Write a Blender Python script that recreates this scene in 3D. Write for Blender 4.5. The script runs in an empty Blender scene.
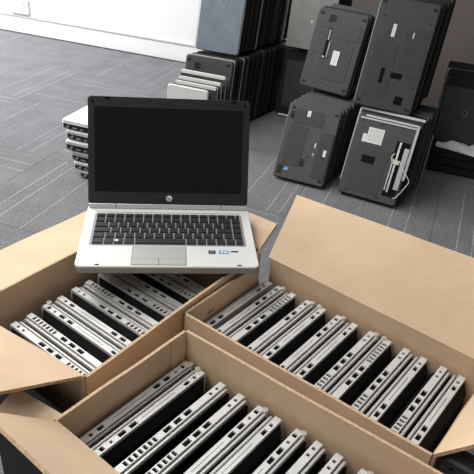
import bpy, math, random
from mathutils import Vector, Matrix
random.seed(7)
scene = bpy.context.scene
COL = scene.collection
R = math.radians

# ------------------------------------------------------------------ camera
cam_d = bpy.data.cameras.new('camera'); cam = bpy.data.objects.new('camera', cam_d); COL.objects.link(cam)
PITCH, YAW, ROLL = 0.5468, -0.1272, 0.0791
fw = Vector((-math.sin(YAW)*math.cos(PITCH), math.cos(YAW)*math.cos(PITCH), -math.sin(PITCH)))
rt = Vector((math.cos(YAW), math.sin(YAW), 0)); up = rt.cross(fw)
rt2 = rt*math.cos(ROLL) + up*math.sin(ROLL); up2 = up*math.cos(ROLL) - rt*math.sin(ROLL)
CM = Matrix((rt2, up2, -fw)).transposed().to_4x4(); CM.translation = (0.0013, -0.9461, 1.0725)
cam.matrix_world = CM
cam_d.sensor_fit = 'HORIZONTAL'; cam_d.sensor_width = 36.0; cam_d.lens = 621.19/474*36
cam_d.clip_start = 0.05; cam_d.clip_end = 60
scene.camera = cam

# room axes: DR runs along the back wall to the right, NR points to the back wall
TH = R(-26)
DR = Vector((math.cos(TH), math.sin(TH), 0)); NR = Vector((-math.sin(TH), math.cos(TH), 0)); ZR = Vector((0, 0, 1))
def rp(d, n, z=0.0): return DR*d + NR*n + ZR*z
# carton axes
UA = R(46)
UU = Vector((math.cos(UA), math.sin(UA), 0)); VV = Vector((math.sin(UA), -math.cos(UA), 0))
def bp(u, v, z=0.0): return UU*u + VV*v + ZR*z

# ------------------------------------------------------------------ light
world = bpy.data.worlds.new('world'); scene.world = world; world.use_nodes = True
bg = world.node_tree.nodes['Background']; bg.inputs['Color'].default_value = (0.93, 0.96, 1.0, 1); bg.inputs['Strength'].default_value = 0.17
def area(name, loc, target, sx, sy, power, col=(1, 1, 1)):
    l = bpy.data.lights.new(name, 'AREA'); l.shape = 'RECTANGLE'; l.size = sx; l.size_y = sy; l.energy = power; l.color = col
    o = bpy.data.objects.new(name, l); COL.objects.link(o); o.location = loc
    o.rotation_euler = (Vector(target)-Vector(loc)).to_track_quat('-Z', 'Y').to_euler(); return o
area('window_light', rp(-3.4, 1.75, 1.5), rp(-0.4, 1.2, 0.2), 1.5, 1.7, 128, (0.95, 0.98, 1.0))
area('ceiling_light', rp(-1.7, 0.6, 2.75), rp(-1.4, 0.5, 0), 1.8, 1.8, 84, (1.0, 0.98, 0.95))
area('front_fill_light', rp(-0.9, -1.5, 2.75), rp(-0.7, -1.2, 0), 1.6, 1.6, 44, (1.0, 0.98, 0.95))  # added overhead fill that brightens the near flaps
scene.view_settings.view_transform = 'Standard'; scene.view_settings.look = 'None'
scene.view_settings.gamma = 1.0; scene.view_settings.exposure = 0.0; scene.view_settings.use_curve_mapping = False

# ------------------------------------------------------------------ materials
def mat(name, col, rough=0.5, metal=0.0, spec=0.5, noise=0.0, nscale=40.0, bump=0.0, bscale=200.0, stretch=None):
    m = bpy.data.materials.new(name); m.use_nodes = True; nt = m.node_tree; b = nt.nodes['Principled BSDF']
    b.inputs['Base Color'].default_value = (*col, 1); b.inputs['Roughness'].default_value = rough
    b.inputs['Metallic'].default_value = metal; b.inputs['Specular IOR Level'].default_value = spec
    if noise or bump:
        tc = nt.nodes.new('ShaderNodeTexCoord'); mp = nt.nodes.new('ShaderNodeMapping'); nt.links.new(tc.outputs['Object'], mp.inputs['Vector'])
        if stretch: mp.inputs['Scale'].default_value = stretch
    if noise:
        n = nt.nodes.new('ShaderNodeTexNoise'); n.inputs['Scale'].default_value = nscale; n.inputs['Detail'].default_value = 5
        nt.links.new(mp.outputs['Vector'], n.inputs['Vector'])
        rmp = nt.nodes.new('ShaderNodeMapRange'); rmp.inputs['From Min'].default_value = 0.3; rmp.inputs['From Max'].default_value = 0.7
        rmp.inputs['To Min'].default_value = 1-noise; rmp.inputs['To Max'].default_value = 1+noise
        nt.links.new(n.outputs['Fac'], rmp.inputs['Value'])
        mx = nt.nodes.new('ShaderNodeVectorMath'); mx.operation = 'SCALE'; mx.inputs[0].default_value = col
        nt.links.new(rmp.outputs['Result'], mx.inputs['Scale']); nt.links.new(mx.outputs['Vector'], b.inputs['Base Color'])
    if bump:
        n2 = nt.nodes.new('ShaderNodeTexNoise'); n2.inputs['Scale'].default_value = bscale; n2.inputs['Detail'].default_value = 3
        nt.links.new(mp.outputs['Vector'], n2.inputs['Vector'])
        bm = nt.nodes.new('ShaderNodeBump'); bm.inputs['Strength'].default_value = bump; bm.inputs['Distance'].default_value = 0.002
        nt.links.new(n2.outputs['Fac'], bm.inputs['Height']); nt.links.new(bm.outputs['Normal'], b.inputs['Normal'])
    return m
M = {}
M['card'] = mat('cardboard', (0.62, 0.46, 0.312), 0.85, spec=0.2, noise=0.07, nscale=9, bump=0.15, bscale=60)
M['card_edge'] = mat('cardboard_core', (0.55, 0.40, 0.26), 0.9, spec=0.1, noise=0.25, nscale=220)
M['silver'] = mat('silver_plastic', (0.60, 0.60, 0.59), 0.42, 0.25, noise=0.05, nscale=30)
M['rail'] = mat('silver_side', (0.67, 0.67, 0.66), 0.40, 0.2, noise=0.06, nscale=25)
M['lid'] = mat('brushed_lid', (0.62, 0.62, 0.61), 0.38, 0.35, noise=0.06, nscale=60, stretch=(1, 12, 1))
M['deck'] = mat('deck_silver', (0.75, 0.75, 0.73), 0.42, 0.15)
M['sideshade'] = mat('shaded_base_side', (0.27, 0.265, 0.25), 0.45, 0.3)  # base sides: shade of the unlit front face put into the colour
M['black'] = mat('black_plastic', (0.012, 0.012, 0.013), 0.55, spec=0.3, noise=0.2, nscale=50)
M['blackg'] = mat('black_gloss', (0.012, 0.012, 0.013), 0.25, spec=0.4)
M['tray'] = mat('underside_black', (0.007, 0.007, 0.0075), 0.6, spec=0.12)
M['port'] = mat('port_black', (0.006, 0.006, 0.006), 0.8, spec=0.1)
M['bezel'] = mat('bezel_black', (0.021, 0.0215, 0.022), 0.5, spec=0.35)
M['screen'] = mat('screen_black', (0.0085, 0.009, 0.0095), 0.22, spec=0.25)
M['key'] = mat('key_black', (0.022, 0.022, 0.025), 0.5, spec=0.35)
M['keytray'] = mat('key_tray_grey', (0.30, 0.30, 0.30), 0.5, 0.2)
M['pad'] = mat('touchpad_grey', (0.44, 0.44, 0.42), 0.45, 0.2)
M['padline'] = mat('touchpad_seam', (0.09, 0.09, 0.09), 0.6)
M['hinge'] = mat('hinge_silver', (0.72, 0.72, 0.72), 0.3, 0.5)
M['white'] = mat('white_print', (0.82, 0.82, 0.80), 0.6)
M['label'] = mat('paper_label', (0.72, 0.72, 0.70), 0.7, noise=0.12, nscale=150)
M['blue'] = mat('blue_sticker', (0.10, 0.36, 0.68), 0.4)
M['navy'] = mat('navy_sticker', (0.03, 0.06, 0.10), 0.4)
M['dkgrey'] = mat('dark_grey_plastic', (0.058, 0.058, 0.056), 0.5, spec=0.4, noise=0.12, nscale=30)
M['dkgrey2'] = mat('charcoal_plastic', (0.043, 0.044, 0.046), 0.5, spec=0.4, noise=0.12, nscale=30)
M['panel'] = mat('hatch_plastic', (0.042, 0.042, 0.042), 0.55, spec=0.35, noise=0.1, nscale=30)
M['bluelid'] = mat('blue_grey_lid', (0.26, 0.31, 0.36), 0.32, 0.45, noise=0.12, nscale=14)
M['greylid'] = mat('mid_grey_lid', (0.30, 0.30, 0.29), 0.45, 0.2, noise=0.1, nscale=15)
M['whitelid'] = mat('pale_lid', (0.70, 0.70, 0.69), 0.4, 0.1)
M['trim'] = mat('grey_metal_trim', (0.36, 0.36, 0.36), 0.4, 0.5)
M['steel'] = mat('bare_steel', (0.42, 0.42, 0.41), 0.35, 0.8, noise=0.2, nscale=60)
M['wire'] = mat('pale_wire', (0.62, 0.59, 0.50), 0.6)
M['film'] = mat('crumpled_film', (0.70, 0.71, 0.72), 0.35, noise=0.1, nscale=40)
M['wall'] = mat('white_paint', (0.88, 0.88, 0.87), 0.8, bump=0.05)
M['skirt'] = mat('white_gloss_paint', (0.90, 0.90, 0.90), 0.5)
M['cap'] = mat('grey_cap_strip', (0.45, 0.45, 0.45), 0.6)
M['taupe'] = mat('taupe_paint', (0.17, 0.14, 0.125), 0.8, noise=0.06, nscale=4)
M['socket'] = mat('socket_plastic', (0.80, 0.76, 0.70), 0.5)
M['ink'] = mat('pen_ink', (0.02, 0.02, 0.025), 0.7)
M['floorbase'] = mat('floor_screed', (0.05, 0.05, 0.055), 0.9)

def carpet_mat(name, offs):
    m = bpy.data.materials.new(name); m.use_nodes = True; nt = m.node_tree; L = nt.links.new; N = nt.nodes.new
    b = nt.nodes['Principled BSDF']; b.inputs['Roughness'].default_value = 0.95; b.inputs['Specular IOR Level'].default_value = 0.1
    tc = N('ShaderNodeTexCoord'); sx = N('ShaderNodeSeparateXYZ'); L(tc.outputs['Object'], sx.inputs[0])
    nz = N('ShaderNodeTexNoise'); nz.inputs['Scale'].default_value = 170; nz.inputs['Detail'].default_value = 4
    geo = N('ShaderNodeNewGeometry'); L(geo.outputs['Position'], nz.inputs['Vector'])
    nb = N('ShaderNodeTexNoise'); nb.inputs['Scale'].default_value = 7; nb.inputs['Detail'].default_value = 6; L(geo.outputs['Position'], nb.inputs['Vector'])
    # yarn streaks along the tile
    mp = N('ShaderNodeMapping'); mp.inputs['Scale'].default_value = (160, 9, 1); L(tc.outputs['Object'], mp.inputs['Vector'])
    ns = N('ShaderNodeTexNoise'); ns.inputs['Scale'].default_value = 1; L(mp.outputs['Vector'], ns.inputs['Vector'])
    def mul(a, bb, op='MULTIPLY'):
        q = N('ShaderNodeMath'); q.operation = op
        for i, s in enumerate((a, bb)):
            if isinstance(s, (int, float)): q.inputs[i].default_value = s
            else: L(s, q.inputs[i])
        return q.outputs[0]
    v = mul(mul(nz.outputs['Fac'], 1.9), mul(nb.outputs['Fac'], 0.5), 'ADD'); v = mul(v, -0.4, 'ADD'); v = mul(v, mul(ns.outputs['Fac'], 0.6), 'ADD')   # about 1.1
    v = mul(v, 0.142)
    line = None
    for o, s in offs:
        a = N('ShaderNodeMath'); a.operation = 'COMPARE'; L(sx.outputs['X'], a.inputs[0]); a.inputs[1].default_value = o; a.inputs[2].default_value = 0.0019
        q = mul(a.outputs[0], s); line = q if line is None else mul(line, q, 'MAXIMUM')
    brk = N('ShaderNodeMapRange'); brk.inputs['From Min'].default_value = 0.35; brk.inputs['From Max'].default_value = 0.6; L(nz.outputs['Fac'], brk.inputs['Value'])
    line = mul(line, brk.outputs['Result'])
    fin = mul(v, mul(line, 0.23), 'ADD')
    cc = N('ShaderNodeCombineColor'); L(fin, cc.inputs[0]); L(mul(fin, 1.005), cc.inputs[1]); L(mul(fin, 1.05), cc.inputs[2]); L(cc.outputs[0], b.inputs['Base Color'])
    bm = N('ShaderNodeBump'); bm.inputs['Strength'].default_value = 0.5; bm.inputs['Distance'].default_value = 0.003; L(nz.outputs['Fac'], bm.inputs['Height']); L(bm.outputs['Normal'], b.inputs['Normal'])
    return m
CARPET = [carpet_mat('carpet_loop_a', [(-0.16, 1), (-0.11, .9), (0.0, .9), (0.16, .35)]),
          carpet_mat('carpet_loop_b', [(-0.15, 1), (0.10, .8), (0.16, .8), (-0.02, .3)]),
          carpet_mat('carpet_loop_c', [(0.07, .9), (0.18, 1), (-0.1, .4), (0.225, .8)])]

# ------------------------------------------------------------------ mesh helpers
class MB:
    def __init__(s): s.v = []; s.f = []; s.m = []
    def add(s, verts, faces, T=None, mi=0):
        o = len(s.v)
        for p in verts: s.v.append(tuple(T @ Vector(p)) if T else tuple(p))
        for f in faces: s.f.append(tuple(i+o for i in f)); s.m.append(mi)
    def box(s, x0, x1, y0, y1, z0, z1, T=None, mi=0):
        v = [(x0, y0, z0), (x1, y0, z0), (x1, y1, z0), (x0, y1, z0), (x0, y0, z1), (x1, y0, z1), (x1, y1, z1), (x0, y1, z1)]
        s.add(v, [(0, 3, 2, 1), (4, 5, 6, 7), (0, 1, 5, 4), (1, 2, 6, 5), (2, 3, 7, 6), (3, 0, 4, 7)], T, mi)
    def slab(s, x0, x1, y0, y1, z0, z1, r=0.008, bev=0.0015, seg=4, T=None, mi=0, taper=0.0):
        """rounded rectangle in xy, thickness in z; taper insets the z0 face"""
        def ring(ins, z):
            rr = max(r-ins, 0.0004); a0, a1, b0, b1 = x0+ins, x1-ins, y0+ins, y1-ins; out = []
            for cx, cy, st in ((a1-rr, b1-rr, 0), (a0+rr, b1-rr, 90), (a0+rr, b0+rr, 180), (a1-rr, b0+rr, 270)):
                for k in range(seg+1):
                    a = R(st+90*k/seg); out.append((cx+rr*math.cos(a), cy+rr*math.sin(a), z))
            return out
        rings = [ring(bev+taper, z0), ring(taper, z0+bev), ring(0, z1-bev), ring(bev, z1)]
        n = len(rings[0]); v = [p for rg in rings for p in rg]; f = [tuple(reversed(range(n))), tuple(range(3*n, 4*n))]
        for k in range(3):
            for i in range(n): j = (i+1) % n; f.append((k*n+i, k*n+j, (k+1)*n+j, (k+1)*n+i))
        s.add(v, f, T, mi)
    def cyl(s, p0, p1, r, seg=10, T=None, mi=0):
        p0, p1 = Vector(p0), Vector(p1); a = (p1-p0).normalized(); b = a.orthogonal().normalized(); c = a.cross(b)
        v = [tuple(p+(b*math.cos(2*math.pi*k/seg)+c*math.sin(2*math.pi*k/seg))*r) for p in (p0, p1) for k in range(seg)]
        f = [tuple(reversed(range(seg))), tuple(range(seg, 2*seg))]+[(k, (k+1) % seg, seg+(k+1) % seg, seg+k) for k in range(seg)]
        s.add(v, f, T, mi)
    def tube(s, pts, r, seg=6, T=None, mi=0):
        P = [Vector(p) for p in pts]; v = []
        for i, p in enumerate(P):
            t = (P[min(i+1, len(P)-1)]-P[max(i-1, 0)]).normalized(); b = t.cross(Vector((0.3, 0.2, 0.93))).normalized(); c = t.cross(b)
            v += [tuple(p+(b*math.cos(2*math.pi*k/seg)+c*math.sin(2*math.pi*k/seg))*r) for k in range(seg)]
        f = [(i*seg+k, i*seg+(k+1) % seg, (i+1)*seg+(k+1) % seg, (i+1)*seg+k) for i in range(len(P)-1) for k in range(seg)]
        f += [tuple(reversed(range(seg))), tuple(range((len(P)-1)*seg, len(P)*seg))]
        s.add(v, f, T, mi)
    def mesh(s, name, mats, smooth=False):
        me = bpy.data.meshes.new(name); me.from_pydata(s.v, [], s.f)
        for m in (mats if isinstance(mats, (list, tuple)) else [mats]): me.materials.append(M[m] if isinstance(m, str) else m)
        me.polygons.foreach_set('material_index', s.m)
        if smooth: me.polygons.foreach_set('use_smooth', [True]*len(s.f))
        me.update(); return me
    def build(s, name, mats, parent=None, smooth=False): return link(name, s.mesh(name, mats, smooth), parent)
def link(name, me, parent=None, mw=None):
    o = bpy.data.objects.new(name, me); COL.objects.link(o)
    if parent: o.parent = parent
    if mw is not None: o.matrix_local = mw
    return o
def tag(o, label, cat, group=None):
    o['label'] = label; o['category'] = cat
    if group: o['group'] = group
    return o
def thing(name, label, cat, mw=None, group=None):
    o = bpy.data.objects.new(name, None); COL.objects.link(o); o.empty_display_size = 0.05
    if mw is not None: o.matrix_world = mw
    return tag(o, label, cat, group)
def frame(x, y, z, loc): m = Matrix((x, y, z)).transposed().to_4x4(); m.translation = loc; return m
def text_mesh(name, body, size, thick, material):
    c = bpy.data.curves.new(name, 'FONT'); c.body = body; c.size = size; c.extrude = thick; c.align_x = 'CENTER'; c.align_y = 'CENTER'; c.resolution_u = 3
    o = bpy.data.objects.new(name, c); COL.objects.link(o); bpy.context.view_layer.update()
    me = bpy.data.meshes.new_from_object(o.evaluated_get(bpy.context.evaluated_depsgraph_get())); bpy.data.objects.remove(o)
    me.materials.clear(); me.materials.append(M[material]); return me

# ------------------------------------------------------------------ the room
RM = frame(DR, NR, ZR, (0, 0, 0))
b = MB(); b.box(-5, 4, -4, 2.58, -0.05, -0.004); floor = b.build('floor', 'floorbase'); floor.matrix_world = RM; floor['kind'] = 'structure'
tm = []
for m in CARPET:
    b = MB(); b.box(-0.2494, 0.2494, -0.2494, 0.2494, -0.004, 0); tm.append(b.mesh('carpet_tile', m))
pick = {(0, 0): 0, (-1, 1): 1, (-2, 2): 2, (-1, 3): 1, (1, 1): 2, (2, 1): 1, (3, 1): 0}
for i in range(-5, 7):
    for j in range(-5, 4):
        me = tm[pick.get((i, j), (i*5+j*3) % 3)]
        turned = (i+j) % 2 == 1 and (i, j) not in ((2, 1),)
        a = R(90) if turned else (0 if (i*j) % 2 == 0 else 0)
        mw = Matrix.Translation((-0.80+0.5*i, 0.79+0.5*j, 0)) @ Matrix.Rotation(a, 4, 'Z')
        if -0.80+0.5*i+0.25 > 4 or 0.79+0.5*j+.25 > 2.6: continue
        link('carpet_tile', me, floor, mw)
b = MB(); b.box(-5, 4, 2.58, 2.70, -0.05, 2.7); w = b.build('wall_back', 'wall'); w.matrix_world = RM; w['kind'] = 'structure'
b = MB(); b.box(-5, -0.30, 2.566, 2.58, 0, 0.098); w = b.build('baseboard_back', 'skirt'); w.matrix_world = RM; w['kind'] = 'structure'
b = MB(); b.box(-5, -0.30, 2.563, 2.58, 0.098, 0.105); w = b.build('trim_1', 'cap'); w.matrix_world = RM; w['kind'] = 'structure'
b = MB(); b.box(-0.30, 4, 2.42, 2.58, -0.02, 2.7); w = b.build('wall_right', 'taupe'); w.matrix_world = RM; w['kind'] = 'structure'
# double power socket low on the white wall
t = thing('power_socket', 'double white power socket low on the white wall', 'socket', RM @ Matrix.Translation((-2.345, 2.58, 0.165)))
b = MB(); b.slab(-0.075, 0.075, -0.045, 0.045, 0.0, 0.010, 0.006, 0.002, T=Matrix.Rotation(R(90), 4, 'X')); b.build('plate', 'socket', t)
for sx in (-0.037, 0.037):
    b = MB()
    for (x, z) in ((-0.008, 0.004), (0.008, 0.004), (0, -0.012)): b.box(sx+x-.0015, sx+x+.0015, -.0104, -.009, z-.004, z+.004)
    b.build('outlet', 'port', t)
    b = MB(); b.slab(sx-.006, sx+.006, .02, .034, 0.009, 0.0135, 0.002, 0.001, T=Matrix.Rotation(R(90), 4, 'X')); b.build('switch', 'white', t)
b = MB(); b.box(-.07, .07, -.012, -.0, -.0475, -.0435); b.build('lower_lip', 'cap', t)

# ------------------------------------------------------------------ cartons
def panel_mb(p00, p10, p11, p01, out, t=0.005, nx=10, ny=4, bow=0.0, wob=0.0015, seed=0):
    """inner face p00-p10-p11-p01, board thickness towards out; two materials: face, cut edge"""
    rnd = random.Random(seed); mb = MB(); P = [Vector(p) for p in (p00, p10, p11, p01)]; out = Vector(out).normalized()
    nrm = (P[1]-P[0]).cross(P[3]-P[0]).normalized()
    if nrm.dot(out) < 0: nrm = -nrm
    ph = rnd.random()*6; G = []; Hh = []
    for j in range(ny+1):
        for i in range(nx+1):
            a, c = i/nx, j/ny
            p = P[0]*(1-a)*(1-c)+P[1]*a*(1-c)+P[2]*a*c+P[3]*(1-a)*c
            k = bow*math.sin(math.pi*a)*math.sin(math.pi*min(c, 1))+wob*math.sin(a*9+ph)*math.sin(math.pi*a)*c
            G.append(p+nrm*k); Hh.append(p+nrm*(k+t))
    W = nx+1; n = len(G); mb.v = [tuple(q) for q in G+Hh]
    def F(f, mi): mb.f.append(f); mb.m.append(mi)
    for j in range(ny):
        for i in range(nx):
            a = j*W+i; F((a, a+1, a+W+1, a+W), 0); F((n+a, n+a+W, n+a+W+1, n+a+1), 0)
    for i in range(nx):
        F((i, n+i, n+i+1, i+1), 1); a = ny*W+i; F((a, a+1, n+a+1, n+a), 1)
    for j in range(ny):
        a = j*W; F((a, a+W, n+a+W, n+a), 1); a = j*W+nx; F((a, n+a, n+a+W, a+W), 1)
    return mb
CE = ['card', 'card_edge']
def carton(label, rim, bot, walls=('wall', 'wall', 'wall', 'wall'), skip=()):
    """rim / bot: near-left, near-right, far-right, far-left corners as (u, v, z)"""
    rimP = [bp(*q) for q in rim]; botP = [bp(*q) for q in bot]; c = sum(botP, Vector())/4; c.z = 0
    t = thing('cardboard_box', label, 'box', Matrix.Translation(c), 'open cartons full of laptops')
    rel = [q-c for q in rimP]; rb = [q-c for q in botP]
    for k in range(4):
        if k in skip: continue
        a, d = k, (k+1) % 4; out = (rb[a]+rb[d])/2; out.z = 0
        panel_mb(rb[a], rb[d], rel[d], rel[a], out, bow=0.001, wob=0.0008, seed=k).build('side_wall', CE, t)
    e = Vector((0, 0, 0.004)); panel_mb(rb[0], rb[1], rb[2], rb[3], (0, 0, -1), t=0.004, nx=2, ny=2, wob=0).build('bottom', CE, t)
    return t, c
def flap(own, c, h0, h1, o1, o0, out=(0, 0, -1), bow=0.0, seed=0, name='flap', **k):
    o = panel_mb(bp(*h0)-c, bp(*h1)-c, bp(*o1)-c, bp(*o0)-c, out, bow=bow, seed=seed, **k).build(name, CE, own); return o

# A: back left carton under the open laptop
zA = 0.3995
A, cA = carton('open cardboard carton at the left, beneath the open laptop',
               [(-0.291, -0.178, zA), (-0.264, 0.087, zA), (0.20, 0.061, zA), (0.20, -0.200, zA)],
               [(-0.280, -0.165, 0.006), (-0.264, 0.083, 0.006), (0.20, 0.059, 0.006), (0.20, -0.185, 0.006)])
flap(A, cA, (-0.290, -0.180, zA-.001), (0.20, -0.202, zA-.001), (0.20, -0.335, 0.382), (-0.290, -0.318, 0.376), seed=3)
flap(A, cA, (-0.265, 0.085, zA), (-0.292, -0.176, zA), (-0.435, -0.185, 0.470), (-0.407, 0.086, 0.470), seed=4)
flap(A, cA, (0.201, -0.198, zA-.001), (0.201, 0.060, zA-.001), (0.315, 0.022, 0.397), (0.315, -0.19, 0.390), seed=5)
# B: right carton
zB = 0.39
B, cB = carton('open cardboard carton at the right with its long back flap raised',
               [(-0.041, 0.087, zB), (-0.032, 0.541, zB), (0.200, 0.541, zB), (0.205, 0.087, zB)],
               [(-0.052, 0.0870, 0.006), (-0.048, 0.541, 0.006), (0.226, 0.541, 0.006), (0.226, 0.085, 0.006)], skip=(3,))
# its left wall has an open corner slit at the back
pl = [(-0.052, 0.0855, 0.006), (-0.041, 0.0860, zB), (0.165, 0.082, zB-.003), (0.180, 0.081, 0.345), (0.190, 0.080, 0.30), (0.218, 0.082, 0.05), (0.226, 0.082, 0.006)]
b = MB(); pts = [bp(*q)-cB for q in pl]; n = len(pts); off = -VV*0.005
b.v = [tuple(p) for p in pts]+[tuple(p+off) for p in pts]
b.f = [tuple(range(n)), tuple(reversed(range(n, 2*n)))]+[(i, n+i, n+(i+1) % n, (i+1) % n) for i in range(n)]; b.m = [0, 0]+[1]*n
b.build('side_wall', CE, B)
flap(B, cB, (0.204, 0.082, zB), (0.200, 0.541, zB), (0.310, 0.565, 0.512), (0.336, 0.050, 0.472), out=UU, bow=-0.004, seed=8)
flap(B, cB, (-0.032, 0.543, zB), (0.200, 0.543, zB), (0.215, 0.645, 0.480), (-0.046, 0.620, 0.500), out=VV, seed=9)
# biro squiggle on the inside of the left wall
b = MB(); sq = [(0.000, 0), (0.006, .006), (0.010, -.001), (0.015, .007), (0.019, .001), (0.027, .004), (0.022, .010), (0.031, .009)]
b.tube([bp(0.016+a*0.6, 0.0863, 0.354+z*.7)-cB for a, z in sq], 0.0006, 4); b.build('pen_squiggle', 'ink', B)
# C: front carton
zC = 0.40
Cc, cC = carton('open cardboard carton nearest the camera',
                [(-0.345, 0.127, zC), (-0.345, 0.615, zC), (-0.066, 0.615, zC), (-0.087, 0.127, zC)],
                [(-0.340, 0.120, 0.006), (-0.340, 0.612, 0.006), (-0.066, 0.612, 0.006), (-0.074, 0.120, 0.006)])
flap(Cc, cC, (-0.346, 0.612, zC), (-0.346, 0.128, zC), (-0.436, 0.112, 0.482), (-0.440, 0.62, 0.482), seed=11)
flap(Cc, cC, (-0.345, 0.617, zC), (-0.067, 0.617, zC), (-0.07, 0.73, 0.36), (-0.34, 0.73, 0.36), seed=12)
flap(Cc, cC, (-0.349, 0.1225, zC-.002), (-0.332, 0.1225, zC-.002), (-0.354, 0.048, 0.416), (-0.402, 0.074, 0.424), seed=13, nx=4)
b = panel_mb(bp(-0.122, 0.1275, 0.02)-cC, bp(-0.089, 0.1275, 0.02)-cC, bp(-0.089, 0.1285, zC-.004)-cC, bp(-0.122, 0.1285, zC-.004)-cC, -VV, t=0.002, nx=2, wob=0); b.build('glue_tab', CE, Cc)

# ------------------------------------------------------------------ laptops standing in the cartons
# local: x along the visible side (0.231), y thickness, z up; y 0 at the lid face, growing towards the underside
LW, LH = 0.1155, 0.338
DIMS = (0.0066, 0.0098, 0.0218, 0.0327); SLIM = (0.0048, 0.0072, 0.0203, 0.0203)
LAY = {
 'vent': [(.098, .0055, .0055), (.083, .0055, .0055), (.030, .015, .008), (.008, .015, .008), (-.014, .015, .008)] + [(-.040-.0095*k, .0056, .0092) for k in range(7)],
 'jack': [(.100, .0075, .0075), (.083, .005, .005), (.062, .014, .0075), (.040, .014, .0075), (-.013, .070, .0011), (-.076, .012, .0065), (-.094, .006, .006)],
}
def boxed_parts(lay, caps, slim=False):
    out = []; Y_LID, Y_GAP, Y_RAIL, Y_TRAY = SLIM if slim else DIMS
    b = MB()   # black underside shell, narrowing to its face
    x0 = LW-.004; b.v = [(-x0, Y_RAIL, .004), (x0, Y_RAIL, .004), (x0, Y_RAIL, LH-.006), (-x0, Y_RAIL, LH-.006), (-x0+.012, Y_TRAY, .014), (x0-.012, Y_TRAY, .014), (x0-.012, Y_TRAY, LH-.020), (-x0+.012, Y_TRAY, LH-.020)]
    b.f = [(0, 1, 2, 3), (4, 7, 6, 5), (0, 4, 5, 1), (1, 5, 6, 2), (2, 6, 7, 3), (3, 7, 4, 0)]; b.m = [0]*6
    if not slim: out.append(('bottom_cover', b.mesh('bottom_cover', 'tray')))
    b = MB(); T = LH-.0045
    b.box(-LW, LW, Y_GAP, Y_RAIL, 0, T)
    ps = sorted(LAY[lay]); cur = -LW+.002; ym = (Y_GAP+Y_RAIL)/2
    fl = MB()
    for x, w, h in ps:
        a, c = x-w/2, x+w/2
        b.box(cur, a, Y_GAP, Y_RAIL, T, LH); b.box(a, c, Y_GAP, ym-h/2, T, LH); b.box(a, c, ym+h/2, Y_RAIL, T, LH); cur = c
        fl.box(a, c, ym-h/2, ym+h/2, T-.0005, T+.0009)
    b.box(cur, LW-.002, Y_GAP, Y_RAIL, T, LH)
    out.append(('base', b.mesh('base', 'rail'))); out.append(('ports', fl.mesh('ports', 'port')))
    b = MB(); b.box(-LW+.006, LW-.006, Y_LID, Y_GAP, .006, LH-.016); out.append(('seam', b.mesh('seam', 'tray')))
    b = MB(); Tm = Matrix(((1, 0, 0, 0), (0, 0, 1, 0), (0, 1, 0, 0), (0, 0, 0, 1)))
    b.slab(-LW+.001, LW-.001, .001, LH-.001, .0024, Y_LID, .009, .0008, 3, T=Tm); out.append(('lid', b.mesh('lid', 'lid')))
    b = MB(); b.slab(-LW+.003, LW-.003, .003, LH-.007, .0003, .0026, .009, .0006, 3, T=Tm); out.append(('lid_black_face', b.mesh('lid_black_face', 'tray')))  # thin black layer over the outer face of the silver lid
    if caps:
        b = MB(); cx = caps*(LW-.004); b.cyl((cx, .0075, LH-.006), (cx, .0075, LH+.0022), .0050, 14); b.cyl((cx, .0075, LH+.002), (cx, .0075, LH+.0028), .0018, 8)
        out.append(('hinge_cap', b.mesh('hinge_cap', 'hinge')))
    return out
BOXED = {(k, c): boxed_parts(k, c) for k in LAY for c in (-1, 0, 1)}
BOXED[('slim', 1)] = boxed_parts('jack', 1, True); BOXED[('slim', 0)] = boxed_parts('jack', 0, True)
def boxed(kind, cap, loc, xdir, flip, label, group, tilt=0.0):
    x = Vector(xdir); z = ZR; y = z.cross(x)
    m = frame(x, y, z, loc)
    if flip: m = m @ Matrix.Rotation(math.pi, 4, 'Z')
    m = m @ Matrix.Rotation(tilt, 4, 'X')
    t = thing('laptop', label, 'laptop', m, group)
    for nm, me in BOXED[(kind, cap)]:
        o = link(nm, me, t)
        if nm == 'ports': o['kind'] = 'stuff'
    return t
ORD = ['first', 'second', 'third', 'fourth', 'fifth', 'sixth', 'seventh', 'eighth', 'ninth', 'tenth', 'eleventh', 'twelfth', 'thirteenth', 'fourteenth', 'fifteenth', 'sixteenth']
ZB = 0.0075
# y axis = z x u.  With x=UU: y = z cross u = (-sin, cos) = -VV
def place_row_v(items, u_of, where, group):
    """items: (v, 'l' underside left / 'r' underside right, layout, cap): v = lid face"""
    for k, (v, s, lay, cap) in enumerate(items):
        boxed(lay, cap, bp(u_of(v), v, ZB), UU, s == 'r', 'closed silver laptop standing in the %s, %s from its left wall' % (where, ORD[k]), group)
# for 'l' the underside is towards -v (y axis = -VV), i.e. lid face at larger v
PB = [0.1425, 0.2115, 0.2805, 0.3495, 0.4185, 0.4875]
itemsB = [(0.0878, 'r', 'slim', 0)]
laysB = [('jack', 1, 'vent', 1), ('jack', 1, 'jack', -1), ('jack', 1, 'jack', 1), ('vent', 1, 'vent', -1), ('vent', 0, 'jack', 1), ('vent', 0, 'jack', 1)]
for c, (l1, c1, l2, c2) in zip(PB, laysB): itemsB += [(c-.0007, 'l', l1, c1), (c+.0007, 'r', l2, c2)]
place_row_v(itemsB, lambda v: 0.0765+0.010*(v-0.1)/0.4, 'right carton', 'laptops standing in the right carton')
itemsC = [(0.1555-.0007, 'l', 'slim', 1), (0.1555+.0007, 'r', 'jack', -1), (0.2310, 'l', 'vent', 0), (0.2690, 'l', 'vent', 0), (0.3085-.0007, 'l', 'jack', 1), (0.3085+.0007, 'r', 'jack', 1),
          (0.3785, 'l', 'jack', 1), (0.4130, 'l', 'vent', 0), (0.4475, 'l', 'vent', 0), (0.489, 'l', 'jack', 1), (0.526, 'l', 'vent', 0)]
place_row_v(itemsC, lambda v: -0.2085+0.012*(v-0.13)/0.4, 'front carton', 'laptops standing in the front carton')
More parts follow.
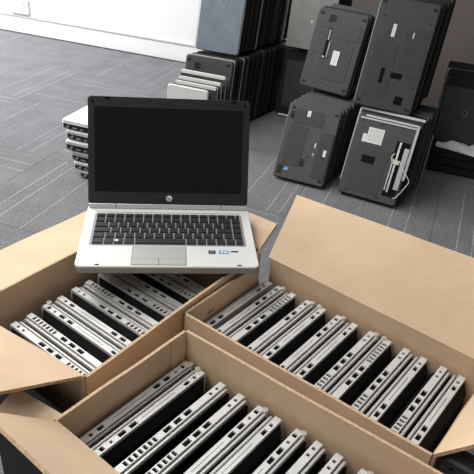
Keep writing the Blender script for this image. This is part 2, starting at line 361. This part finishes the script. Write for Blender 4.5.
# carton A: row runs along u, sides along v
PA = [-0.2155, -0.1465, -0.0775, -0.0085, 0.0610]
laysA = [('vent', 'vent'), ('jack', 'jack'), ('vent', 'vent'), ('vent', 'vent'), ('vent', 'vent')]
offA = [-0.0395, -0.043, -0.046, -0.050, -0.054]
k = 0
for c, (l1, l2), ov in zip(PA, laysA, offA):
    for s, lay in ((-1, l1), (1, l2)):
        # x = -VV so the far end of the layout lies to the left; y = z cross x = -(z cross VV) = -UU
        boxed(lay, 1 if lay == 'jack' else 0, bp(c+s*.0007, ov, ZB), -VV if s < 0 else -VV, s > 0, 'closed silver laptop standing in the left carton, %s from its near end' % ORD[k], 'laptops standing in the left carton'); k += 1

# ------------------------------------------------------------------ the open laptop
Z0 = 0.4
L0 = thing('open_laptop', 'open silver laptop with a black screen resting across the left carton', 'laptop', Matrix.Translation((0, 0, Z0)))
W2, DP = 0.169, 0.231
b = MB(); b.slab(-W2+.006, W2-.006, .006, DP-.004, 0.0, 0.013, .014, .003, 5, taper=0.006); b.build('bottom_cover', 'black', L0)
b = MB(); b.slab(-W2, W2, 0, DP, 0.009, 0.0235, .010, .002, 5, taper=.001); base = b.build('base', 'sideshade', L0)
b = MB(); b.slab(-W2, W2, 0, DP, 0.0225, 0.0265, .010, .0012, 5); b.build('palm_rest', 'deck', L0)
zt = 0.0265
b = MB(); b.slab(-.1515, .1515, .0705, .1935, zt-.002, zt+.0006, .004, .0004, 3); kb = b.build('keyboard', 'keytray', L0)
# keys
unit = 0.0191; kx0 = -.1475; kx1 = .1475
keymesh = {}
def key(x0, x1, y0, y1):
    w, h = round(x1-x0, 4), round(y1-y0, 4)
    if (w, h) not in keymesh:
        q = MB(); a, c = w/2, h/2; i = .0012; zz = .0028
        q.v = [(-a, -c, 0), (a, -c, 0), (a, c, 0), (-a, c, 0), (-a+i, -c+i, zz), (a-i, -c+i, zz), (a-i, c-i, zz), (-a+i, c-i, zz)]
        q.f = [(0, 3, 2, 1), (4, 5, 6, 7), (0, 1, 5, 4), (1, 2, 6, 5), (2, 3, 7, 6), (3, 0, 4, 7)]; q.m = [0]*6
        keymesh[(w, h)] = q.mesh('key', 'key')
    link('key', keymesh[(w, h)], kb, Matrix.Translation(((x0+x1)/2, (y0+y1)/2, zt+.0006)))
rows = [  # y0, y1, widths in units from the left; total 15.45
    (.1775, .1905, [1]*15+[.45]), (.1570, .1755, [1]*13+[1.45, 1]), (.1365, .1550, [1.45]+[1]*12+[1, 1]), (.1160, .1345, [1.75]+[1]*11+[1.70, 1]),
    (.0955, .1140, [1.25, 1]+[1]*10+[1.2, 1, 1]), (.0735, .0935, [1.2, 1, 1, 1.1, 5.2, 1.1, 1, 1, 1, 1, .85])]
for y0, y1, ws in rows:
    tot = sum(ws); x = kx0; sc = (kx1-kx0)/tot
    for wd in ws:
        key(x+.0011, x+wd*sc-.0011, y0+.0006, y1-.0010); x += wd*sc
# key with a small pale emblem left of the space bar
b = MB(); b.box(-.1475+2.35*unit, -.1475+2.35*unit+.006, .081, .087, zt+.0033, zt+.0037); b.build('key_emblem', 'white', kb)
b = MB(); b.slab(-.0685, .0340, .0035, .0680, zt-.002, zt+.0003, .002, .0002, 2); tp = b.build('touchpad', 'padline', L0)
b = MB(); b.slab(-.0675, .0330, .0255, .0672, zt, zt+.0006, .002, .0002, 2); b.build('pad_surface', 'pad', tp)
for xa, xb in ((-.0675, -.0178), (-.0168, .0330)):
    b = MB(); b.slab(xa, xb, .0045, .0245, zt, zt+.0010, .002, .0003, 2); b.build('pad_button', 'pad', tp)
for nm, x0, x1, y0, y1, m_ in (('badge', .076, .090, .0435, .0555, 'navy'), ('badge', .096, .1155, .0435, .0555, 'blue'), ('badge', .119, .134, .0495, .0545, 'navy')):
    b = MB(); b.slab(x0, x1, y0, y1, zt, zt+.0005, .002, .0001, 2); bd = b.build(nm, m_, L0)
    if m_ == 'navy' and x0 < .1:
        b = MB(); b.box(x0+.003, x1-.004, y0+.004, y1-.003, zt+.0004, zt+.0008); b.build('badge_print', 'bluelid', bd)
    elif m_ == 'blue':
        b = MB(); b.box(x0+.004, x0+.008, y0+.003, y1-.003, zt+.0004, zt+.0008); b.box(x0+.010, x1-.003, y0+.0035, y1-.0045, zt+.0004, zt+.0008); b.build('badge_print', 'white', bd)
for x0 in (-.133, .128):
    b = MB(); b.box(x0, x0+.008, .0030, .0065, zt-.001, zt+.0004); b.build('latch_slot', 'port', L0)
b = MB(); b.box(-.1485, .1485, .1985, .2000, zt-.001, zt+.0003); b.build('speaker_line', 'padline', L0)
me = text_mesh('model_text', 'EliteBook', .0055, .0001, 'white'); link('model_text', me, L0, Matrix.Translation((-.134, .2055, zt+.0003)))
# lid
AL = 1.165
LT = Matrix.Translation((0, .2145, .0285)) @ Matrix(((1, 0, 0, 0), (0, math.cos(AL), -math.sin(AL), 0), (0, math.sin(AL), math.cos(AL), 0), (0, 0, 0, 1)))
# in lid space: y runs up the lid, z points to the viewer for the screen side
lid = MB(); lid.slab(-W2+.002, W2-.003, .006, .2280, -.0085, -.001, .008, .0015, 4); lid = lid.build('lid', 'lid', L0); lid.matrix_local = LT
b = MB(); b.slab(-W2+.0010, W2-.0022, .0085, .2292, -.0035, .0006, .007, .0006, 4); b.build('bezel', 'bezel', lid)
b = MB(); b.box(-.1545, .1525, .0340, .2085, .0000, .0009); b.build('screen', 'screen', lid)
b = MB(); b.slab(-W2+.002, W2-.003, .0005, .0088, -.006, .0012, .002, .0008, 3); b.build('hinge_cover', 'hinge', lid)
for x in (-.1115, .1095):
    b = MB(); b.box(x, x+.0012, .0003, .0090, .0005, .0016); b.build('hinge_gap', 'padline', lid)
b = MB(); b.cyl((0, .0218, .0004), (0, .0218, .0011), .0062, 24); lg = b.build('logo', 'white', lid)
me = text_mesh('logo_letters', 'hp', .0098, .0002, 'bezel'); 
for v_ in me.vertices: v_.co.x += v_.co.y*0.22
link('logo_letters', me, lg, Matrix.Translation((0, .0214, .0012)))
b = MB(); b.cyl((-.003, .2190, .0004), (-.003, .2190, .0012), .0026, 12); b.build('webcam', 'blackg', lid)
for x in (-.133, .128):
    b = MB(); b.box(x, x+.009, .2235, .2275, .0004, .0022); b.build('latch_hook', 'port', lid)
for x in (-.158, .156):
    b = MB(); b.box(x-.0025, x+.0025, .216, .221, .0004, .0016); b.build('bumper', 'port', lid)

# ------------------------------------------------------------------ loose laptops on the floor behind
# local: x across (w), y up along the long side (l), z towards the viewer; front face at z=0, body goes to z=-t
def plain_parts(w, l, t, basem, lidm, rim=None, front='base'):
    out = []; tb = t*0.70
    if front == 'base':
        b = MB(); b.slab(0, w, 0, l, -tb, 0, .012, .004, 4); out.append(('base', b.mesh('base', basem)))
        b = MB(); b.slab(.002, w-.002, .002, l-.002, -t, -tb-.001, .010, .0015, 4); out.append(('lid', b.mesh('lid', lidm)))
    else:
        b = MB(); b.slab(0, w, 0, l, -(t-tb)+.001, 0, .012, .0015, 4); out.append(('lid', b.mesh('lid', lidm)))
        b = MB(); b.slab(.001, w-.001, .001, l-.001, -t, -(t-tb), .012, .004, 4); out.append(('base', b.mesh('base', basem)))
    if rim:
        zz = -tb if front == 'base' else -(t-tb)
        e = .0022 if rim == 'silver' else .0008
        b = MB(); b.slab(-e, w+e, -e, l+e, zz-.0025, zz+.0018, .013, .0008, 4); out.append(('rim', b.mesh('rim', rim)))
    return out
PCACHE = {}
def loose(w, l, t, basem, lidm, rim, front, mw, label, group, name='laptop'):
    kk = (w, l, t, basem, lidm, rim, front)
    if kk not in PCACHE: PCACHE[kk] = plain_parts(*kk)
    o = thing(name, label, 'laptop', mw, group)
    for nm, me in PCACHE[kk]: link(nm, me, o)
    return o
def part(o, nm, m_, *boxes, slab=None):
    b = MB()
    for q in boxes: b.box(*q)
    if slab: b.slab(*slab)
    return b.build(nm, m_, o)
def screws(o, pts):
    for x, y in pts:
        b = MB(); b.cyl((x, y, -.0005), (x, y, .0006), .0028, 8); b.build('screw', 'port', o)
def feet(o, w, l):
    for x in (.018, w-.018):
        for y in (.02, l-.02):
            b = MB(); b.slab(x-.008, x+.008, y-.005, y+.005, -.0005, .0018, .003, .0006, 2); b.build('rubber_foot', 'black', o)
def grille(o, x0, x1, y0, y1, n, vert=False):
    b = MB()
    for k in range(n):
        if vert: a = x0+(x1-x0)*k/n; b.box(a, a+(x1-x0)/n*.55, y0, y1, -.0004, .0006)
        else: a = y0+(y1-y0)*k/n; b.box(x0, x1, a, a+(y1-y0)/n*.55, -.0004, .0006)
    g = b.build('vent_grille', 'port', o); g['kind'] = 'stuff'
def lean_frame(d, n, z, yaw, lean, t, roll=0.0):
    """bottom front edge left corner at (d,n,z above rest level); yaw relative to the back wall, leaning back by lean"""
    x = DR*math.cos(R(yaw)) + NR*math.sin(R(yaw)); nn = ZR.cross(x)
    y = ZR*math.cos(R(lean)) + nn*math.sin(R(lean)); zz = x.cross(y)
    if roll: 
        q = Matrix.Rotation(R(roll), 3, zz); x = q @ x; y = q @ y
    return frame(x, y, zz, rp(d, n, z + t*math.sin(R(lean))))
def row(n0, cnt, d, z, yaw, lean, w, l, t, sty, where, group, jit=0.006, sd=1, first=None, dstep=0.0, rolls=0.0, zj=0.0, gap=0.0012):
    """a leaning row from the front backwards along the wall normal of the row"""
    rnd = random.Random(sd); objs = []
    x = DR*math.cos(R(yaw)) + NR*math.sin(R(yaw)); nn = ZR.cross(x); step = (t+gap)/math.cos(R(lean))
    for k in range(cnt):
        basem, lidm, rim, fr = sty[k % len(sty)] if k else sty[0]
        m = lean_frame(d, n0, z, yaw, lean, t, rolls)
        sh = 0 if k == 0 else rnd.uniform(-jit, jit)
        m.translation = m.translation + nn*(step*k) + x*(sh+dstep*k) + ZR*(zj*k)
        objs.append(loose(w, l, t, basem, lidm, rim, fr, m, 'dark laptop in the %s, %s from the front' % (where, ORD[k]), group))
    return objs
BK = ('dkgrey2', 'dkgrey2', None, 'base'); BK2 = ('black', 'black', None, 'base'); BKR = ('black', 'dkgrey2', 'trim', 'base'); BL = ('black', 'greylid', None, 'base')

# --- right group, lower left row
G = 'laptops leaning on the floor behind the right carton'
rl1 = row(1.298, 9, -0.186, 0, -2.7, 27, 0.208, 0.298, 0.030, [('dkgrey', 'dkgrey', None, 'base'), ('dkgrey', 'dkgrey', None, 'base')], 'lower left leaning row behind cartons', G, jit=0.004, sd=3, dstep=0.0035)
o = rl1[0]; o['label'] = 'dark grey laptop leaning front of a row, underside showing one small blue sticker'
w, l = .208, .298
part(o, 'battery', 'panel', slab=(w-.058, w-.006, .030, .205, -.002, .0022, .004, .0008, 3))
part(o, 'hatch', 'panel', slab=(.020, .095, .055, .215, -.001, .0010, .004, .0005, 3))
part(o, 'hatch', 'panel', slab=(.030, .150, .220, .275, -.001, .0008, .004, .0005, 3))
part(o, 'label', 'label', (.078, .092, .252, .275, 0, .0012))
part(o, 'label', 'label', (w-.032, w-.020, .115, .140, .002, .0026))
part(o, 'blue_label', 'blue', (.042, .056, .034, .046, 0, .0007)); part(o, 'label', 'label', (.040, .044, .034, .040, 0, .0009))
part(o, 'latch', 'steel', (w-.072, w-.066, .140, .160, 0, .0015)); part(o, 'latch', 'steel', (w-.072, w-.066, .110, .120, 0, .0015))
screws(o, [(.02, .245), (.10, .20), (.12, .10), (.045, .10), (.13, .235), (.03, .02), (.19, .02)]); grille(o, .012, .032, .025, .052, 5); grille(o, .012, .028, .235, .265, 5); grille(o, .085, .115, .06, .09, 6, True)
feet(o, w, l)
# --- right group, lower right row
rl2 = row(1.290, 7, 0.078, 0, -6.5, 26, 0.226, 0.312, 0.032, [('dkgrey2', 'dkgrey2', None, 'base'), ('black', 'silver', 'trim', 'base'), BK2, ('dkgrey', 'black', None, 'base')], 'lower right leaning row behind cartons', G, jit=0.004, sd=5, dstep=0.004)
for q in rl2[2:]: q.location = q.location + rp(0, 0.006, 0)
o = rl2[0]; o['label'] = 'charcoal laptop with bare metal strip and loose cable leaning front of a row'; w, l = .226, .312
part(o, 'label', 'label', (.052, .112, .205, .262, 0, .0009)); part(o, 'label', 'label', (.036, .051, .205, .235, 0, .0009))
b = MB()
rr = random.Random(2)
for k in range(7):
    y = .213+k*.0066; xx = .057
    while xx < .105:
        ww = rr.uniform(.004, .012); b.box(xx, min(xx+ww, .108), y, y+.0022, .0006, .0012); xx += ww+.003
g = b.build('label_print', 'greylid', o); g['kind'] = 'stuff'
part(o, 'hatch', 'panel', slab=(.020, .150, .020, .195, -.001, .0010, .004, .0005, 3))
part(o, 'hatch', 'port', (.055, .105, .130, .158, .0003, .0014))
part(o, 'battery_bay', 'port', (w-.060, w-.010, .030, .235, -.001, .0012))
part(o, 'metal_strip', 'steel', (w-.048, w-.041, .045, .232, .001, .0045)); part(o, 'metal_strip', 'steel', (w-.058, w-.053, .050, .170, .001, .0035))
part(o, 'metal_strip', 'trim', (w-.026, w-.008, .060, .215, .001, .0025))
part(o, 'connector', 'wire', (w-.052, w-.030, .150, .165, .002, .008))
b = MB(); b.tube([(w-.040, .158, .006), (w-.030, .165, .012), (w-.018, .150, .018), (w+.006, .125, .022), (w+.022, .108, .020), (w+.026, .098, .018), (w+.018, .080, .014), (w+.004, .050, .010), (w-.006, .034, .006), (w-.016, .028, .003)], .0016, 6); b.build('loose_cable', 'wire', o, True)
b = MB(); b.tube([(w-.055, .19, .003), (w-.062, .175, .006), (w-.058, .16, .007), (w-.05, .155, .007)], .0018, 6); b.build('loose_cable', 'wire', o, True)
part(o, 'hinge_rail', 'trim', (.010, w-.004, l-.024, l-.018, 0, .003))
screws(o, [(.02, .28), (.10, .28), (.03, .19), (.16, .19), (.03, .015), (.15, .015)]); grille(o, .03, .05, .165, .19, 5)
o = rl2[1]; o['label'] = 'grey metal rimmed laptop leaning just behind the one with the loose cable'
for ch in list(o.children): bpy.data.objects.remove(ch)
for nm, me in plain_parts(.246, .316, .032, 'black', 'silver', None): link(nm, me, o)
part(o, 'metal_frame', 'trim', (-.003, .004, .03, .314, -.018, .0004), (.004, .246, .308, .317, -.018, .0004))
o.location = o.location + rp(-0.013, 0.0045, 0)
o = rl2[0]; part(o, 'metal_edge', 'trim', (w-.004, w+.005, .10, l-.012, -.012, .0022), (.028, w+.005, l-.014, l-.007, -.012, .0022))
# --- upper left row resting on the lower rows
G2 = 'laptops leaning on top of the lower rows'
ul = row(1.600, 4, -0.200, 0.286, -14, 19, 0.218, 0.312, 0.032, [('dkgrey2', 'dkgrey2', 'trim', 'base'), BKR, BK], 'upper left leaning row behind cartons', G2, jit=0.004, sd=8)
o = ul[0]; o['label'] = 'charcoal laptop with white barcode label, propped above the blue stickered one'; w, l = .218, .312
part(o, 'label', 'label', (.112, .140, .105, .160, 0, .0019)); b = MB()
for k in range(8): b.box(.117+(.0022 if k % 2 else 0), .134, .110+k*.006, .1112+k*.006, .0018, .0022)
g = b.build('label_print', 'greylid', o); g['kind'] = 'stuff'
part(o, 'hatch', 'panel', slab=(.055, .190, .045, .195, -.001, .0010, .005, .0005, 3)); part(o, 'hatch', 'panel', slab=(.070, .200, .205, .265, -.001, .0009, .005, .0005, 3))
part(o, 'battery_latch', 'port', (.068, .080, .120, .240, 0, .0011)); part(o, 'metal_strip', 'steel', (.084, .089, .130, .190, .0004, .0025)); part(o, 'metal_strip', 'trim', (.072, .078, .195, .235, .0008, .002)); part(o, 'metal_strip', 'label', (.070, .076, .125, .132, .0008, .0022))
grille(o, .055, .085, .262, .292, 6); feet(o, w, l); screws(o, [(.03, .24), (.03, .14), (.16, .20), (.18, .10), (.10, .03)])
# --- upper right row
ur = row(1.446, 8, 0.056, 0.299, 1, 21, 0.218, 0.400, 0.033, [('dkgrey2', 'dkgrey2', None, 'base'), BK2, BKR, BK2, ('black', 'whitelid', None, 'base'), BK2], 'upper right leaning row behind cartons', G2, jit=0.005, sd=9, dstep=0.005, rolls=-3)
o = ur[0]; o['label'] = 'large charcoal laptop with slim white sticker, propped above the loose cable laptop'; w, l = .218, .400
part(o, 'label', 'label', (.070, .083, .262, .308, 0, .0010)); part(o, 'hatch', 'panel', slab=(.050, .070, .258, .312, -.001, .0010, .003, .0005, 2))
part(o, 'hatch', 'panel', slab=(.020, .110, .040, .245, -.001, .0010, .004, .0005, 3)); part(o, 'hatch', 'panel', slab=(.118, .205, .130, .300, -.001, .0010, .004, .0005, 3))
part(o, 'hatch', 'port', (.108, .150, .120, .140, .0002, .0014)); part(o, 'hatch', 'port', (.070, .084, .095, .150, .0002, .0014)); part(o, 'hatch', 'port', (.145, .175, .030, .060, .0002, .0014))
part(o, 'latch', 'steel', (.148, .153, .270, .290, 0, .002)); grille(o, .045, .065, .04, .065, 5); feet(o, w, l)
screws(o, [(.03, .33), (.10, .235), (.13, .10), (.20, .10), (.04, .20), (.2, .33)])
# --- dark column between the groups
G3 = 'laptops standing between the two groups'
loose(.215, .32, .030, 'black', 'black', None, 'base', lean_frame(-0.395, 1.985, 0, -2, 8, .03), 'black laptop standing on end between the two groups of stacked laptops', G3)
o = loose(.215, .32, .030, 'greylid', 'greylid', 'trim', 'lid', lean_frame(-0.385, 1.995, 0.335, -2, 8, .03), 'mid grey laptop lid standing on top of the black laptop between the groups', G3)
part(o, 'label', 'white', (.105, .112, .118, .130, 0, .0008))
o2 = [q for q in COL.objects if q.get('label', '').startswith('black laptop standing on end between')][0]
part(o2, 'bottom_strip', 'label', (.012, .085, .003, .012, 0, .002))
part(o2, 'hatch', 'panel', slab=(.02, .19, .05, .27, -.001, .001, .005, .0005, 3))
for k in range(3):
    loose(.215, .32, .030, 'black', 'black', None, 'base', lean_frame(-0.378+.014*k, 2.022+.034*k, 0, -2, 8, .03), 'black laptop hidden behind the standing one between the groups, %s back' % ORD[k], G3)
    loose(.215, .32, .030, 'black', 'black', None, 'base', lean_frame(-0.376+.014*k, 2.032+.034*k, 0.335, -2, 8, .03), 'black laptop behind the mid grey lid between the groups, %s back' % ORD[k], G3)

# --- left group by the white wall: two tiers standing like books
G4 = 'laptops standing by the white wall'
BKS = ('black', 'black', 'silver', 'base')
st = [('dkgrey', 'dkgrey2', 'silver', 'base'), BK2, BKS, BKR, BK2, BK2, BK2, BKR, BK2, BK2, BK2, BK2, BK2]
t1 = row(1.613, 16, -0.745, 0, 0, 12, 0.225, 0.318, 0.032, st, 'lower tier by the white wall', G4, jit=0.005, sd=11, dstep=0.008)
o = t1[0]; o['label'] = 'dark grey laptop with silver rim standing upright below the blue grey lid'
grille(o, .045, .075, .262, .292, 6); feet(o, .222, .318); part(o, 'hatch', 'panel', slab=(.04, .19, .10, .245, -.001, .001, .004, .0005, 3))
st2 = [('black', 'bluelid', 'silver', 'lid'), BK2, BK2, BK2, BKS, BK2, BK2, BK2, BKR, BK2, BK2]
t2 = row(1.738, 13, -0.730, 0.3225, 0, 14, 0.203, 0.312, 0.032, st2, 'upper tier by the white wall', G4, jit=0.005, sd=12, dstep=0.008)
o = t2[0]; o['label'] = 'blue grey laptop lid with round emblem standing in the upper tier by the wall'
part(o, 'metal_edge', 'whitelid', (-.006, .003, .004, .308, -.012, .0006))
b = MB(); ring = [(.107+.014*math.cos(2*math.pi*k/20), .205+.014*math.sin(2*math.pi*k/20), .0003) for k in range(21)]; b.tube(ring, .0011, 5); em = b.build('emblem', 'trim', o)
# pale laptops in front, standing lower
G5 = 'pale laptops in front of the left group'
fr = [(1.580, .215, .262, -.742, 'dkgrey', 'silver edged dark laptop right in front of the taller silver rimmed one'), (1.548, .205, .242, -.738, 'dkgrey', 'silver edged dark laptop, third back from the pale lid by the wall'),
      (1.516, .200, .232, -.738, 'dkgrey2', 'silver edged dark laptop directly behind the pale lid by the wall'), (1.484, .188, .222, -.754, 'whitelid', 'pale laptop lid foremost among those by the white wall')]
for nn_, w_, h_, d_, lm, lb in fr:
    o = loose(w_, h_, .026, 'black', lm, 'silver', 'lid', lean_frame(d_, nn_, 0, 0, 8, .026), lb, G5)
    if lm != 'whitelid': part(o, 'metal_edge', 'whitelid', (.004, w_-.004, h_-.012, h_+.001, -.006, .0010))

# --- flat pile behind the open laptop
G6 = 'laptops piled flat behind the open laptop'
pile = [(-0.842, 0.948, .030, 'silver'), (-0.862, 0.945, .030, 'silver'), (-0.876, 0.952, .034, 'greylid'), (-0.900, 0.955, .036, 'silver'), (-0.905, 0.972, .034, 'silver'), (-0.925, 0.980, .034, 'whitelid')]
z = 0.001
PO = ['bottom', 'second lowest', 'third lowest', 'fourth lowest', 'second highest', 'top']
for k, (d_, n_, t_, lm) in enumerate(pile):
    m = frame(DR, NR, ZR, rp(d_, n_, z+t_)) @ Matrix.Rotation(R((-2, 1.5, -1, 2, -1, 0)[k]), 4, 'Z')
    o = loose(.335, .228, t_, 'black', lm, 'silver' if k == 5 else 'trim', 'lid', m, 'silver and black laptop in the flat pile behind the open laptop, %s' % PO[k], G6)
    b = MB()
    for x, wd in ((.018, .012), (.045, .02), (.08, .012), (.12, .03)): b.box(x, x+wd, -.0006, .002, -t_+.006, -t_+.011)
    q = b.build('ports', 'greylid', o); q['kind'] = 'stuff'
    b = MB(); b.cyl((.030, -.0012, -t_*.55), (.030, .001, -t_*.55), .0045, 10); b.build('audio_jack', 'trim', o)
    z += t_ + .0012

# --- far right: flat black laptops with a standing row behind and a crumpled film
G7 = 'black laptops at the far right'
z = 0.001
for k in range(3):
    m = frame(DR, NR, ZR, rp(.365+.006*(k % 2), 1.700+.006*k, z+.030)) @ Matrix.Rotation(R((0, 1.5, -1)[k]), 4, 'Z')
    loose(.36, .24, .030, 'black', 'blackg' if k == 2 else 'black', None, 'lid', m, 'black laptop lying flat at the far right, %s of three' % ('lowest', 'middle', 'topmost')[k], G7); z += .0312
fr_row = []
for k, (ll, lm_, rm_) in enumerate(((.232, 'dkgrey2', None), (.262, 'black', None), (.285, 'black', 'trim'), (.306, 'black', None))):
    fr_row.append(loose(.34, ll, .032, 'black', lm_, rm_, 'lid', lean_frame(0.370-.006*k, 1.790+.0345*k, z, 0, 12, .032), 'dark laptop in the standing row at the far right, %s from the front' % ORD[k], G7))
o = fr_row[0]; o['label'] = 'black laptop lid with round emblem standing at the far right behind the film'
b = MB(); ring = [(.095+.011*math.cos(2*math.pi*k/20), .130+.011*math.sin(2*math.pi*k/20), .0003) for k in range(21)]; b.tube(ring, .0010, 5); b.build('emblem', 'trim', o)
rnd = random.Random(4); b = MB(); nx, ny = 22, 10
for j in range(ny+1):
    for i in range(nx+1):
        a, c = i/nx, j/ny
        env = max(math.sin(math.pi*min(max(a*.75+.04, .0), 1)), .05)**.6; cr = math.sin(math.pi*c)
        h = .004+.034*env*cr*(.75+.25*math.sin(a*17+c*5))+.005*math.sin(a*31+c*13)*cr+.004*rnd.random()*cr
        b.v.append((a*.26, (c-.5)*.080*env+.008*math.sin(a*7), h))
for j in range(ny):
    for i in range(nx): q = j*(nx+1)+i; b.f.append((q, q+1, q+nx+2, q+nx+1)); b.m.append(0)
o = b.build('crumpled_film', 'film', None, True); o.matrix_world = frame(DR, NR, ZR, rp(.385, 1.742, z+.0005)); tag(o, 'crumpled pale packing film lying on the flat black laptops at far right', 'packing film')
sm = o.modifiers.new('thickness', 'SOLIDIFY'); sm.thickness = 0.0012; sm.offset = 1

# ------------------------------------------------------------------ small things around the cartons
# black laptop in the gap at the near end of the left carton
xx = VV; yy = ZR; zz = xx.cross(yy)
m = frame(xx, yy, zz, bp(-0.3115, -0.130, 0.001)); loose(.236, .360, .020, 'black', 'black', None, 'lid', m, 'slim black laptop upright in the gap outside the left carton near end', None)
# black laptop standing past the right end of the right carton
m = frame(VV, ZR, VV.cross(ZR), bp(-0.022, 0.5505, 0.001))
o = loose(.26, .385, .034, 'dkgrey2', 'dkgrey2', None, 'base', m, 'dark laptop standing beyond the right carton at the lower right corner', None)
part(o, 'hatch', 'panel', slab=(.05, .22, .10, .345, -.001, .001, .004, .0005, 3)); screws(o, [(.018, .37), (.034, .355), (.024, .33), (.018, .30)])
